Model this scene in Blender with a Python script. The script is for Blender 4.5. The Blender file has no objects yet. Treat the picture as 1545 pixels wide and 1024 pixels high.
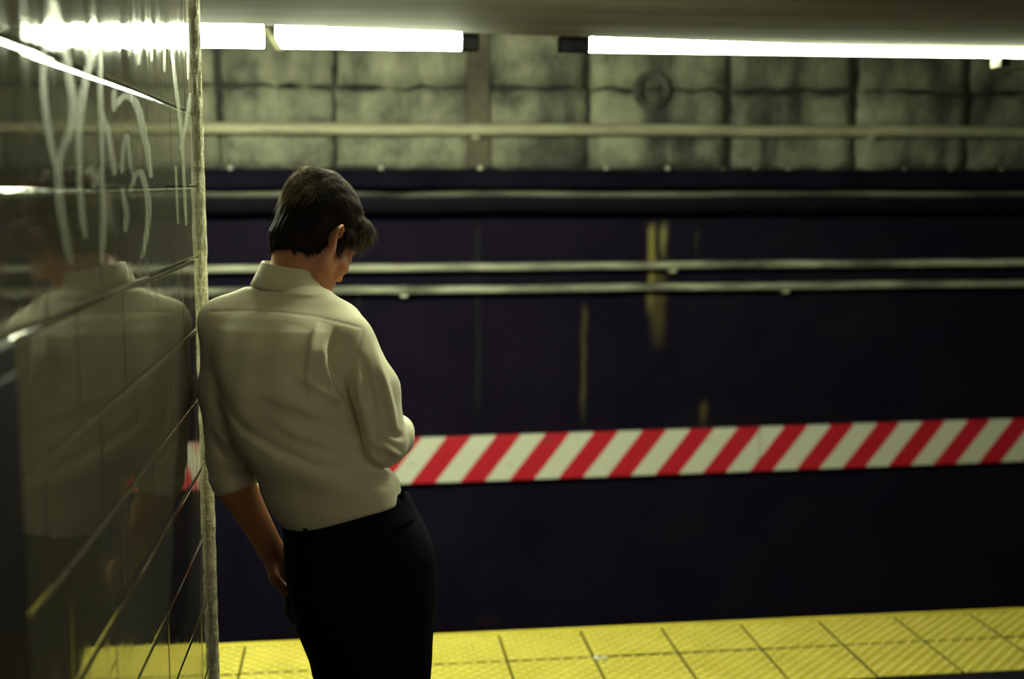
import bpy, bmesh, math, random
import numpy as np
from mathutils import Vector, Matrix

random.seed(7)
rng = np.random.default_rng(7)
S = bpy.context.scene
COL = S.collection

# ------------------------------------------------------------------ camera
F_PX, YAW, PITCH, EYE = 1897.0, 0.12708, 0.12269, 1.645
CAM = np.array([0.0, 0.0, EYE])
cd = bpy.data.cameras.new('camera'); cam = bpy.data.objects.new('camera', cd); COL.objects.link(cam)
cd.sensor_width = 36.0; cd.lens = F_PX / 1545 * 36.0
cam.location = CAM
cam.rotation_euler = (math.pi/2 - PITCH, 0.0, -YAW)
cd.dof.use_dof = True; cd.dof.focus_distance = 2.56; cd.dof.aperture_fstop = 2.3
cd.clip_start = 0.02
S.camera = cam

# ------------------------------------------------------------------ world, exposure
w = bpy.data.worlds.new('world'); S.world = w; w.use_nodes = True
w.node_tree.nodes['Background'].inputs[0].default_value = (0.16, 0.15, 0.30, 1)
w.node_tree.nodes['Background'].inputs[1].default_value = 0.035
S.view_settings.view_transform = 'Standard'; S.view_settings.look = 'None'
S.view_settings.exposure = 0.0; S.view_settings.gamma = 1.0
S.view_settings.use_curve_mapping = False
LAMP = (0.93, 1.0, 0.66)          # greenish fluorescent tubes
LAMP_POWER = 235.0                 # tubes over the platform edge
REAR_POWER = 39.0                 # tubes further back along the platform

# ------------------------------------------------------------------ pixel helpers
cp, sp, cy, sy = math.cos(PITCH), math.sin(PITCH), math.cos(YAW), math.sin(YAW)
RIGHT = np.array([cy, -sy, 0.0]); AWAY = np.array([sy, cy, 0.0]); UP = np.array([0, 0, 1.0])
def ray(px, py):
    x = (px - 772.5) / F_PX; y = (512 - py) / F_PX
    return x * RIGHT + (cp + y * sp) * AWAY + (y * cp - sp) * UP
def at(px, py, dep): return CAM + ray(px, py) * dep
def on_y(px, py, Y): r = ray(px, py); return CAM + r * (Y / r[1])
def on_z(px, py, Z): r = ray(px, py); return CAM + r * ((Z - EYE) / r[2])
WX, WYAW = -0.334, 0.0124         # tiled wall: its plane
WN = np.array([math.cos(WYAW), -math.sin(WYAW), 0.0]); WQ = np.array([WX, 2.4, 0.0])
WD = np.array([math.sin(WYAW), math.cos(WYAW), 0.0])
def on_wall(px, py):
    r = ray(px, py); return CAM + r * (np.dot(WQ - CAM, WN) / np.dot(r, WN))
def project(P):
    d = P - CAM
    r = d @ RIGHT; a = d @ AWAY; u = d[..., 2]
    dz = a * cp - u * sp; uy = u * cp + a * sp
    return 772.5 + F_PX * r / dz, 512 - F_PX * uy / dz

# ------------------------------------------------------------------ materials
def new_mat(name):
    m = bpy.data.materials.new(name); m.use_nodes = True
    nt = m.node_tree; return m, nt, nt.nodes['Principled BSDF']
def N(nt, t, **k):
    n = nt.nodes.new(t)
    for a, v in k.items(): setattr(n, a, v)
    return n
def coords(nt, scale=(1, 1, 1), kind='Object'):
    tc = N(nt, 'ShaderNodeTexCoord'); mp = N(nt, 'ShaderNodeMapping')
    mp.inputs['Scale'].default_value = scale
    nt.links.new(tc.outputs[kind], mp.inputs['Vector']); return mp.outputs[0]
def world_coords(nt, scale=(1, 1, 1)):
    g = N(nt, 'ShaderNodeNewGeometry'); mp = N(nt, 'ShaderNodeMapping')
    mp.inputs['Scale'].default_value = scale
    nt.links.new(g.outputs['Position'], mp.inputs['Vector']); return mp.outputs[0]
def noise(nt, vec, scale, detail=4, rough=0.55):
    n = N(nt, 'ShaderNodeTexNoise'); n.inputs['Scale'].default_value = scale
    n.inputs['Detail'].default_value = detail; n.inputs['Roughness'].default_value = rough
    nt.links.new(vec, n.inputs['Vector']); return n.outputs['Fac']
def ramp(nt, fac, stops):
    r = N(nt, 'ShaderNodeValToRGB'); e = r.color_ramp.elements
    while len(e) < len(stops): e.new(0.5)
    for el, (p, c) in zip(e, stops):
        el.position = p; el.color = (*c, 1)
    nt.links.new(fac, r.inputs[0]); return r.outputs[0]
def mixc(nt, fac, a, b, mode='MIX'):
    m = N(nt, 'ShaderNodeMix', data_type='RGBA', blend_type=mode)
    for s, v in ((0, fac), (6, a), (7, b)):
        if hasattr(v, 'is_linked'): nt.links.new(v, m.inputs[s])
        else: m.inputs[s].default_value = v if s == 0 else (*v, 1)
    return m.outputs[2]
def math_node(nt, op, a, b=0.0, c=None):
    m = N(nt, 'ShaderNodeMath', operation=op)
    for i, v in enumerate((a, b, c)):
        if v is None: continue
        if hasattr(v, 'is_linked'): nt.links.new(v, m.inputs[i])
        else: m.inputs[i].default_value = v
    return m.outputs[0]
def bump(nt, b, h, strength=0.3, dist=0.01):
    n = N(nt, 'ShaderNodeBump'); n.inputs['Strength'].default_value = strength
    n.inputs['Distance'].default_value = dist
    nt.links.new(h, n.inputs['Height']); nt.links.new(n.outputs[0], b.inputs['Normal'])
def simple(name, c0, c1, rough=0.6, scale=8.0, metal=0.0, bumps=0.15, bdist=0.005, spec=0.5, use_world=True, stretch=(1, 1, 1), lo=0.35, hi=0.65):
    m, nt, b = new_mat(name)
    v = world_coords(nt, stretch) if use_world else coords(nt, stretch)
    f = noise(nt, v, scale, 6, 0.6)
    nt.links.new(ramp(nt, f, [(lo, c0), (hi, c1)]), b.inputs['Base Color'])
    b.inputs['Roughness'].default_value = rough; b.inputs['Metallic'].default_value = metal
    b.inputs['Specular IOR Level'].default_value = spec
    if bumps: bump(nt, b, noise(nt, v, scale * 4, 5), bumps, bdist)
    return m
def emit(name, col, power):
    m, nt, b = new_mat(name)
    b.inputs['Base Color'].default_value = (0.8, 0.8, 0.8, 1)
    b.inputs['Emission Color'].default_value = (*col, 1); b.inputs['Emission Strength'].default_value = power
    return m

M = {}
# glazed wall tile
m, nt, b = new_mat('glazed_tile')
v = world_coords(nt)
f = noise(nt, v, 3.0, 4); drips = noise(nt, world_coords(nt, (30, 30, 0.8)), 1.0, 3)
c = ramp(nt, f, [(0.3, (0.075, 0.072, 0.052)), (0.7, (0.115, 0.11, 0.078))])
c = mixc(nt, ramp(nt, drips, [(0.5, (0, 0, 0)), (0.75, (0.5, 0.5, 0.5))]), c, (0.07, 0.065, 0.05))
nt.links.new(c, b.inputs['Base Color'])
b.inputs['Roughness'].default_value = 0.045; b.inputs['IOR'].default_value = 1.68
sm = noise(nt, world_coords(nt, (25, 25, 1.2)), 1.0, 3)
nt.links.new(ramp(nt, sm, [(0.4, (0.03,)*3), (0.75, (0.13,)*3)]), b.inputs['Roughness'])
bump(nt, b, noise(nt, v, 9.0, 2), 0.12, 0.004)
M['tile'] = m
M['grout'] = simple('dark_grout', (0.03, 0.028, 0.022), (0.06, 0.055, 0.04), 0.85, 30)
M['edge'] = simple('rough_painted_mortar', (0.42, 0.42, 0.28), (0.75, 0.75, 0.55), 0.7, 45, bumps=0.8, bdist=0.008, lo=0.4, hi=0.6)
M['cabinet'] = simple('dark_enamelled_steel', (0.006, 0.005, 0.012), (0.011, 0.009, 0.02), 0.5, 6, bumps=0.05, spec=0.08)
# graffiti paint: thin, half see-through
m, nt, b = new_mat('thin_faded_paint')
b.inputs['Base Color'].default_value = (0.46, 0.51, 0.36, 1); b.inputs['Roughness'].default_value = 0.45
nt.links.new(ramp(nt, noise(nt, world_coords(nt, (60, 60, 4)), 1, 3), [(0.3, (0.12,)*3), (0.7, (0.5,)*3)]), b.inputs['Alpha'])
M['paint'] = m
# yellow tactile
m, nt, b = new_mat('yellow_rubber')
v = world_coords(nt)
c = ramp(nt, noise(nt, v, 7, 5), [(0.3, (0.50, 0.41, 0.042)), (0.7, (0.62, 0.53, 0.07))])
c = mixc(nt, ramp(nt, noise(nt, v, 38, 4), [(0.6, (0, 0, 0)), (0.8, (0.6,)*3)]), c, (0.16, 0.12, 0.035))
nt.links.new(c, b.inputs['Base Color']); b.inputs['Roughness'].default_value = 0.5
bump(nt, b, noise(nt, v, 120, 3), 0.2, 0.002)
M['yellow'] = m
M['worn_yellow'] = simple('worn_pale_yellow', (0.66, 0.60, 0.18), (0.78, 0.73, 0.30), 0.5, 30)
M['floor'] = simple('grimy_dark_floor', (0.006, 0.005, 0.012), (0.012, 0.010, 0.02), 0.85, 5, spec=0.1)
M['slab'] = simple('grimy_concrete', (0.008, 0.006, 0.014), (0.014, 0.011, 0.022), 0.9, 4, spec=0.05)
M['soffit'] = simple('stained_soffit', (0.10, 0.094, 0.055), (0.18, 0.172, 0.105), 0.8, 1.2, stretch=(0.6, 7, 1))
M['ceil'] = simple('grey_ceiling', (0.3, 0.29, 0.22), (0.4, 0.39, 0.3), 0.9, 3)
# masonry blocks of far wall
m, nt, b = new_mat('sooty_stone')
v = world_coords(nt)
c = ramp(nt, noise(nt, v, 3.2, 8, 0.68), [(0.32, (0.05, 0.05, 0.045)), (0.46, (0.20, 0.20, 0.15)), (0.66, (0.34, 0.34, 0.24))])
soot = noise(nt, world_coords(nt, (2.2, 1, 0.5)), 1.6, 6, 0.6)
c = mixc(nt, ramp(nt, soot, [(0.45, (0, 0, 0)), (0.64, (0.92,)*3)]), c, (0.030, 0.028, 0.028))
sep = N(nt, 'ShaderNodeSeparateXYZ'); nt.links.new(v, sep.inputs[0])
nt.links.new(c, b.inputs['Base Color']); b.inputs['Roughness'].default_value = 0.9
bump(nt, b, noise(nt, v, 22, 6), 0.6, 0.02)
M['stone'] = m
M['joint'] = simple('black_joint', (0.012, 0.011, 0.012), (0.045, 0.043, 0.036), 0.95, 12)
# soot-black far wall with mineral streaks (streaks at fixed places on the wall)
m, nt, b = new_mat('soot_black_wall')
v = world_coords(nt); sep = N(nt, 'ShaderNodeSeparateXYZ'); nt.links.new(v, sep.inputs[0])
c = ramp(nt, noise(nt, v, 2.5, 6), [(0.3, (0.0085, 0.0062, 0.0160)), (0.7, (0.0140, 0.0105, 0.0225))])
wob = noise(nt, world_coords(nt, (1, 1, 1)), 5.0, 3)
brk = noise(nt, world_coords(nt, (18, 1, 2.2)), 1.0, 5)
for px, y0, y1, wid, amt, col in ((881, 452, 645, 0.026, 0.65, (0.11, 0.10, 0.04)), (984, 333, 480, 0.036, 1.2, (0.24, 0.21, 0.07)),
        (1003, 330, 400, 0.034, 1.2, (0.22, 0.21, 0.09)), (994, 400, 530, 0.06, 0.9, (0.12, 0.10, 0.035)), (1052, 340, 395, 0.012, 0.5, (0.12, 0.11, 0.05)),
        (1062, 600, 650, 0.034, 1.0, (0.17, 0.13, 0.045)), (540, 440, 475, 0.02, 0.4, (0.12, 0.12, 0.08)), (720, 330, 640, 0.03, 0.25, (0.05, 0.045, 0.035)),
        (735, 930, 948, 0.10, 0.7, (0.09, 0.06, 0.035)), (1040, 460, 470, 0.02, 0.5, (0.12, 0.11, 0.06))):
    p0 = on_y(px, y0, 7.4); p1 = on_y(px, y1, 7.4)
    dx = math_node(nt, 'SUBTRACT', sep.outputs[0], float(p0[0]))
    dx = math_node(nt, 'ADD', dx, math_node(nt, 'MULTIPLY', math_node(nt, 'SUBTRACT', wob, 0.5), 0.06))
    g = math_node(nt, 'SUBTRACT', 1.0, math_node(nt, 'DIVIDE', math_node(nt, 'ABSOLUTE', dx), wid))
    g = math_node(nt, 'MAXIMUM', g, 0.0)
    zt = math_node(nt, 'MULTIPLY', math_node(nt, 'SUBTRACT', float(p0[2]), sep.outputs[2]), 12.0)
    zb = math_node(nt, 'MULTIPLY', math_node(nt, 'SUBTRACT', sep.outputs[2], float(p1[2])), 5.0)
    zz = N(nt, 'ShaderNodeClamp'); nt.links.new(math_node(nt, 'MINIMUM', zt, zb), zz.inputs[0])
    k = math_node(nt, 'MULTIPLY', math_node(nt, 'MULTIPLY', g, zz.outputs[0]), math_node(nt, 'MULTIPLY', brk, amt * 2.0))
    kc = N(nt, 'ShaderNodeClamp'); nt.links.new(k, kc.inputs[0])
    c = mixc(nt, kc.outputs[0], c, col)
nt.links.new(c, b.inputs['Base Color']); b.inputs['Roughness'].default_value = 0.95; b.inputs['Specular IOR Level'].default_value = 0.03
bump(nt, b, noise(nt, v, 14, 6), 0.4, 0.01)
M['soot'] = m
M['pipe_cream'] = simple('dusty_cream_paint', (0.26, 0.25, 0.17), (0.44, 0.44, 0.30), 0.6, 2.2, stretch=(1, 4, 4))
M['pipe_grey'] = simple('dusty_galvanised_conduit', (0.11, 0.11, 0.085), (0.50, 0.50, 0.39), 0.55, 2.4, stretch=(1, 6, 6), lo=0.38, hi=0.62)
M['cable'] = simple('black_cable_jacket', (0.005, 0.004, 0.011), (0.010, 0.008, 0.018), 0.9, 3, spec=0.05)
M['cable_lit_top'] = simple('dusty_cable_jacket', (0.010, 0.009, 0.013), (0.085, 0.085, 0.065), 0.85, 1.7, stretch=(0.9, 3, 3), lo=0.42, hi=0.6, spec=0.1)
m, nt, b = new_mat('cable_painted_highlight')  # light on the cable's top painted as a pale colour on upward faces
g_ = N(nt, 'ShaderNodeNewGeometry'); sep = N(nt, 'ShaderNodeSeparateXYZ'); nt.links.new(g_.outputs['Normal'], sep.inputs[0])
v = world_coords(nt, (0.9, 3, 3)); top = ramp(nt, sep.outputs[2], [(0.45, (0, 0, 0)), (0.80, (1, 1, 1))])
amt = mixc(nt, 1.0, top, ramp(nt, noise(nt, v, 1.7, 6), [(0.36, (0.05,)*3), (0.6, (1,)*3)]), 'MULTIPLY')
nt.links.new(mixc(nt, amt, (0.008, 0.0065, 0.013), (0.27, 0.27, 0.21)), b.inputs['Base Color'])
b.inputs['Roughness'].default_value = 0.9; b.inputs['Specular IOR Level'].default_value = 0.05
M['cable_lit_top'] = m
M['bolt'] = simple('bright_bolt', (0.6, 0.6, 0.5), (0.8, 0.8, 0.7), 0.35, 20, metal=0.6)
M['black'] = simple('black_plastic', (0.006, 0.006, 0.01), (0.012, 0.012, 0.016), 0.7, 10, spec=0.1)
M['steel'] = simple('painted_steel', (0.35, 0.36, 0.28), (0.5, 0.5, 0.4), 0.4, 10)
M['rail'] = simple('rusty_rail', (0.03, 0.018, 0.012), (0.07, 0.04, 0.025), 0.6, 10)
M['tube'] = emit('fluorescent_tube', LAMP, LAMP_POWER)
M['tube_dim'] = emit('dim_tube', LAMP, LAMP_POWER * 0.11)  # right-hand tubes, set much dimmer than the others
M['soffit_tube'] = emit('overhead_tube', LAMP, 155.0)
M['rear_tube'] = emit('platform_tube', (1.0, 0.86, 0.55), REAR_POWER)
# red and white diagonal stripes, flat print in board coordinates
m, nt, b = new_mat('red_white_stripes')
v = coords(nt); sep = N(nt, 'ShaderNodeSeparateXYZ'); nt.links.new(v, sep.inputs[0])
s = math_node(nt, 'SUBTRACT', sep.outputs[0], math_node(nt, 'MULTIPLY', sep.outputs[2], 0.80))
s = math_node(nt, 'FRACT', math_node(nt, 'DIVIDE', s, 0.298))
c = mixc(nt, math_node(nt, 'GREATER_THAN', s, 0.5), (0.68, 0.018, 0.040), (0.84, 0.85, 0.69))
dirt = noise(nt, v, 9, 6, 0.65)
c = mixc(nt, ramp(nt, dirt, [(0.62, (0, 0, 0)), (0.72, (0.75,)*3)]), c, (0.10, 0.09, 0.07))
nt.links.new(c, b.inputs['Base Color']); b.inputs['Roughness'].default_value = 0.45
M['stripes'] = m
# person
def cloth(name, c0, c1, weave=900, rough=0.85, sheen=0.4):
    m, nt, b = new_mat(name); v = coords(nt)
    nt.links.new(ramp(nt, noise(nt, v, 14, 4), [(0.3, c0), (0.7, c1)]), b.inputs['Base Color'])
    b.inputs['Roughness'].default_value = rough; b.inputs['Sheen Weight'].default_value = sheen
    b.inputs['Specular IOR Level'].default_value = 0.08
    bump(nt, b, noise(nt, v, weave, 2), 0.15, 0.001); return m
M['shirt'] = cloth('white_cotton', (0.70, 0.665, 0.50), (0.78, 0.745, 0.57))
nt = M['shirt'].node_tree; b = nt.nodes['Principled BSDF']; b.inputs['Subsurface Weight'].default_value = 0.0
M['trousers'] = cloth('dark_navy_wool', (0.0042, 0.0036, 0.011), (0.0065, 0.0056, 0.015), sheen=0.0)
m, nt, b = new_mat('skin'); v = coords(nt)
nt.links.new(ramp(nt, noise(nt, v, 18, 4), [(0.3, (0.42, 0.17, 0.088)), (0.7, (0.52, 0.23, 0.125))]), b.inputs['Base Color'])
b.inputs['Roughness'].default_value = 0.5; b.inputs['Subsurface Weight'].default_value = 0.25
b.inputs['Subsurface Radius'].default_value = (1.0, 0.35, 0.2); b.inputs['Subsurface Scale'].default_value = 0.012
bump(nt, b, noise(nt, v, 260, 3), 0.12, 0.001)
M['skin'] = m
m, nt, b = new_mat('dark_brown_hair'); v = coords(nt)
nt.links.new(ramp(nt, noise(nt, v, 60, 4), [(0.3, (0.006, 0.004, 0.004)), (0.7, (0.016, 0.010, 0.008))]), b.inputs['Base Color'])
b.inputs['Roughness'].default_value = 0.8; b.inputs['Specular IOR Level'].default_value = 0.1
M['hair'] = m
m, nt, b = new_mat('hair_strand')
b.inputs['Base Color'].default_value = (0.032, 0.021, 0.013, 1); b.inputs['Roughness'].default_value = 0.4
b.inputs['Transmission Weight'].default_value = 0.0
b.inputs['Specular IOR Level'].default_value = 0.3
M['strand'] = m
m, nt, b = new_mat('hair_backlit_colour')  # light through the crown and fringe strands put into a paler colour
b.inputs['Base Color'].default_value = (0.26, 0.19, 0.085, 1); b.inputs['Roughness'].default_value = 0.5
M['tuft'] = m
M['leather'] = simple('black_leather', (0.006, 0.006, 0.007), (0.012, 0.011, 0.012), 0.35, 20, use_world=False)
M['paper'] = simple('white_paper', (0.6, 0.62, 0.6), (0.75, 0.77, 0.75), 0.7, 30)

# ------------------------------------------------------------------ object helpers
def link(name, me, mats, parent=None, smooth=False):
    for mm in (mats if isinstance(mats, (list, tuple)) else [mats]): me.materials.append(mm)
    o = bpy.data.objects.new(name, me); COL.objects.link(o)
    if parent: o.parent = parent
    if smooth: me.polygons.foreach_set('use_smooth', [True] * len(me.polygons))
    return o
def from_bm(name, bm, mat, parent=None, smooth=False):
    bmesh.ops.recalc_face_normals(bm, faces=bm.faces[:])
    me = bpy.data.meshes.new(name); bm.to_mesh(me); bm.free()
    return link(name, me, mat, parent, smooth)
def tag(o, label=None, cat=None, group=None, kind=None):
    if label: o['label'] = label
    if cat: o['category'] = cat
    if group: o['group'] = group
    if kind: o['kind'] = kind
    return o
def empty(name, loc=(0, 0, 0)):
    o = bpy.data.objects.new(name, None); COL.objects.link(o); o.location = loc; o.empty_display_size = 0.1; return o
def add_box(bm, lo, hi, bev=0.0):
    r = bmesh.ops.create_cube(bm, size=1.0)
    for v in r['verts']:
        v.co = Vector([lo[i] + (v.co[i] + 0.5) * (hi[i] - lo[i]) for i in range(3)])
    if bev:
        es = list({e for v in r['verts'] for e in v.link_edges})
        bmesh.ops.bevel(bm, geom=es, offset=bev, segments=2, affect='EDGES', profile=0.5)
def box(name, lo, hi, mat, parent=None, bev=0.0):
    bm = bmesh.new(); add_box(bm, lo, hi, bev); return from_bm(name, bm, mat, parent)
def tube_mesh(bm, pts, rad, seg=12, cap=True):
    pts = [Vector(p) for p in pts]; n = len(pts)
    rad = rad if isinstance(rad, (list, tuple)) else [rad] * n
    rings = []; t0 = None; ref = None
    for i, p in enumerate(pts):
        t = (pts[min(i+1, n-1)] - pts[max(i-1, 0)]).normalized()
        if ref is None:
            ref = t.orthogonal().normalized()
        else:
            ref = (ref - t * ref.dot(t)).normalized()
        b2 = t.cross(ref)
        rings.append([bm.verts.new(p + (ref * math.cos(a) + b2 * math.sin(a)) * rad[i]) for a in [2*math.pi*k/seg for k in range(seg)]])
    for a, b3 in zip(rings, rings[1:]):
        for k in range(seg): bm.faces.new((a[k], a[(k+1) % seg], b3[(k+1) % seg], b3[k]))
    if cap: bm.faces.new(rings[0][::-1]); bm.faces.new(rings[-1])
def tube(name, pts, rad, mat, parent=None, seg=14):
    bm = bmesh.new(); tube_mesh(bm, pts, rad, seg); return from_bm(name, bm, mat, parent, True)

# ================================================================== STRUCTURE
T = 0.305; EDGE_Y = 4.476; X0 = 0.5164; NOSE = 0.045
FAR_Y = 7.4; XL, XR = -5.0, 8.0
# platform floor slab
bm = bmesh.new(); add_box(bm, (XL, -5.0, -1.25), (XR, EDGE_Y - 0.004, -0.014))
floor = tag(from_bm('floor', bm, M['slab']), kind='structure', label='dark platform slab behind the yellow warning strip')
box('floor_topping', (XL, -5.0, -0.014), (XR, EDGE_Y - 2*T - 0.003, -0.001), M['floor'], floor)
box('edge_nosing', (XL, EDGE_Y - NOSE + 0.002, -0.02), (XR, EDGE_Y, 0.0), M['yellow'], floor, 0.003)
# tactile tiles
def tactile(depth):
    bm = bmesh.new(); g = 0.0042
    gy = 0.006
    add_box(bm, (g, gy, -0.014), (T - g, depth - gy, 0.0))
    for f_ in bm.faces:
        if f_.calc_center_median().z < -0.003: f_.material_index = 2
    nx = 12; mg = 0.006; sx = (T - 2*mg) / nx
    ny = int(round(depth / (sx)))
    for j in range(ny):
        for i in range(nx):
            if (i + j) % 2: continue
            cx, cyy = mg + (i + 0.5) * sx, mg + (j + 0.5) * (depth - 2*mg) / ny
            lo = [bm.verts.new((cx + 0.0112*math.cos(a), cyy + 0.0112*math.sin(a), -0.0002)) for a in [2*math.pi*k/8 for k in range(8)]]
            hi = [bm.verts.new((cx + 0.0075*math.cos(a), cyy + 0.0075*math.sin(a), 0.0048)) for a in [2*math.pi*k/8 for k in range(8)]]
            for k in range(8): bm.faces.new((lo[k], lo[(k+1) % 8], hi[(k+1) % 8], hi[k]))
            bm.faces.new(hi).material_index = 1
    me = bpy.data.meshes.new('tactile_tile'); bm.to_mesh(me); bm.free(); me.materials.append(M['yellow']); me.materials.append(M['worn_yellow']); me.materials.append(M['grout']); return me
t_a, t_b = tactile(T - NOSE), tactile(T)
for k in range(-9, 15):
    x = X0 + k * T
    for me, y in ((t_a, EDGE_Y - T), (t_b, EDGE_Y - 2*T)):
        o = bpy.data.objects.new('tactile_tile', me); COL.objects.link(o); o.parent = floor
        o.location = (x, y, random.uniform(-0.0012, 0.0008))
# track bed
tag(box('floor_trackbed', (XL, EDGE_Y, -1.6), (XR, FAR_Y + 0.4, -1.3), M['slab']), kind='structure', label='sunken black track bed below the platform')
for i, ry in enumerate((5.15, 6.585)):
    bm = bmesh.new()
    add_box(bm, (XL, ry - 0.07, -1.3), (XR, ry + 0.07, -1.285)); add_box(bm, (XL, ry - 0.009, -1.285), (XR, ry + 0.009, -1.19)); add_box(bm, (XL, ry - 0.036, -1.19), (XR, ry + 0.036, -1.15), 0.006)
    tag(from_bm('running_rail', bm, M['rail']), 'rusty running rail nearer the platform on the track bed' if i == 0 else 'rusty running rail nearer the far wall on the track bed', 'rail', 'rails of the track')
# far wall: soot black backing
wall_far = tag(box('wall_far', (XL, FAR_Y, -1.6), (XR, FAR_Y + 0.4, 3.4), M['soot']), kind='structure', label='soot black tunnel wall across the track')
# masonry blocks on the upper wall
xs = [-4.6, -3.9, -3.2, -2.55, -1.85, -1.28]
base = [float(on_y(p, 150, FAR_Y)[0]) for p in (330, 505, 715, 885, 1100, 1290, 1460)]
rows = [(1.735, 1.962), (1.972, 2.190), (2.202, 2.560), (2.572, 3.0)]
for r, (z0, z1) in enumerate(rows):
    xr = xs + base + [4.45, 5.2, 5.9, 6.6, 7.4]
    if r == 3: xr = [q + 0.3 for q in xr]
    for a, b2 in zip(xr, xr[1:]):
        bm = bmesh.new(); ga, gb = random.uniform(0.006, 0.028), random.uniform(0.006, 0.028)
        pr = random.uniform(0.02, 0.05)
        nxs, nzs = 8, 4
        grid = []
        for i in range(nxs + 1):
            colv = []
            for j in range(nzs + 1):
                u, v2 = i / nxs, j / nzs
                e = (i in (0, nxs)) or (j in (0, nzs))
                jx = random.uniform(-0.008, 0.008); jz = random.uniform(-0.011, 0.011) * (1.6 if r in (1, 2) else 1)
                colv.append(bm.verts.new((a + ga + u * (b2 - a - ga - gb) + jx, FAR_Y - (pr * (0.55 if e else 1) + random.uniform(-0.006, 0.006)), z0 + 0.006 + v2 * (z1 - z0 - 0.012) + jz)))
            grid.append(colv)
        for i in range(nxs):
            for j in range(nzs): bm.faces.new((grid[i][j], grid[i+1][j], grid[i+1][j+1], grid[i][j+1]))
        be = [e for e in bm.edges if e.is_boundary]
        ex = bmesh.ops.extrude_edge_only(bm, edges=be)
        for v3 in [q for q in ex['geom'] if isinstance(q, bmesh.types.BMVert)]: v3.co.y = FAR_Y - 0.001
        from_bm('stone_block', bm, M['stone'], wall_far, True)
box('joint_backing', (XL, FAR_Y - 0.004, 1.72), (XR, FAR_Y - 0.0005, 3.0), M['joint'], wall_far)
box('ledge', (XL, FAR_Y - 0.075, 1.700), (XR, FAR_Y, 1.730), M['cable'], wall_far, 0.006)
for px in (347, 575, 725, 915, 1008, 1092, 1140, 1190, 1366, 1435, 1512):
    p = on_y(px, 254, FAR_Y - 0.07); s = random.uniform(0.007, 0.014) * (1.5 if px in (347, 575, 725, 1008) else 0.9)
    bm = bmesh.new(); bmesh.ops.create_uvsphere(bm, u_segments=8, v_segments=6, radius=s)
    bmesh.ops.translate(bm, verts=bm.verts[:], vec=(p[0], FAR_Y - 0.06, 1.737))
    from_bm('bolt', bm, M['bolt'], wall_far, True)
# pilaster strips and ring plate on the masonry
for px0, px1 in ((704, 738),):
    a, b2 = on_y(px0, 150, FAR_Y), on_y(px1, 150, FAR_Y)
    box('drain_channel', (a[0], FAR_Y - 0.062, 1.74), (b2[0], FAR_Y - 0.02, 2.55), simple('rust_dark', (0.05, 0.045, 0.035), (0.11, 0.10, 0.07), 0.9, 5), wall_far, 0.01)
bm = bmesh.new(); p = on_y(985, 136, FAR_Y - 0.06)
prof = [(0.07, 0.0), (0.07, 0.022), (0.085, 0.03), (0.105, 0.03), (0.115, 0.018), (0.115, 0.0)]
rr = [[bm.verts.new((p[0] + q*math.cos(a), FAR_Y - 0.035 - h, p[2] + q*math.sin(a))) for a in [2*math.pi*k/28 for k in range(28)]] for q, h in prof]
for A, B in zip(rr, rr[1:]):
    for k in range(28): bm.faces.new((A[k], A[(k+1) % 28], B[(k+1) % 28], B[k]))
tag(from_bm('pipe_flange', bm, simple('rusted_flange', (0.035, 0.034, 0.03), (0.10, 0.10, 0.08), 0.9, 9), None, True), 'dark round pipe flange fixed to the grey stone wall', 'flange')
# ceiling: soffit over the platform, edge slightly skewed to the platform edge
zs = 2.14
e0, e1 = on_z(330, 36, zs), on_z(1500, 78, zs)
sl = (e1[1] - e0[1]) / (e1[0] - e0[0])
def edge_y(x): return e0[1] + sl * (x - e0[0])
bm = bmesh.new()
vs = []
for z in (zs, zs + 0.5):
    vs.append([bm.verts.new(q) for q in ((XL, edge_y(XL) if XL > -2 else edge_y(-2.0), z), (-2.0, edge_y(-2.0), z), (4.2, edge_y(4.2), z), (XR, edge_y(4.2), z), (XR, 2.3, z), (XL, 2.3, z))])
for k in range(6): bm.faces.new((vs[0][k], vs[0][(k+1) % 6], vs[1][(k+1) % 6], vs[1][k]))
bm.faces.new(vs[0][::-1]); bm.faces.new(vs[1])
tag(from_bm('ceiling', bm, M['soffit']), kind='structure', label='low stained concrete soffit over the platform edge')
tag(box('ceiling_platform', (XL, -5.0, 2.64), (XR, edge_y(-2.0) - 0.1, 2.9), M['ceil']), kind='structure', label='higher grey ceiling over the platform')
tag(box('ceiling_track', (XL, edge_y(-2.0) - 0.1, 3.3), (XR, FAR_Y + 0.4, 3.5), M['slab']), kind='structure', label='dark tunnel roof above the track')

# ------------------------------------------------------------------ tiled wall at left
WALL_END = 2.82; RH = 0.152; RZ = 1.7925
wall = empty('wall_left', tuple(WQ)); wall.rotation_euler = (0, 0, -WYAW)
tag(wall, kind='structure', label='glossy tiled wall at the left with scrawled graffiti')
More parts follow.
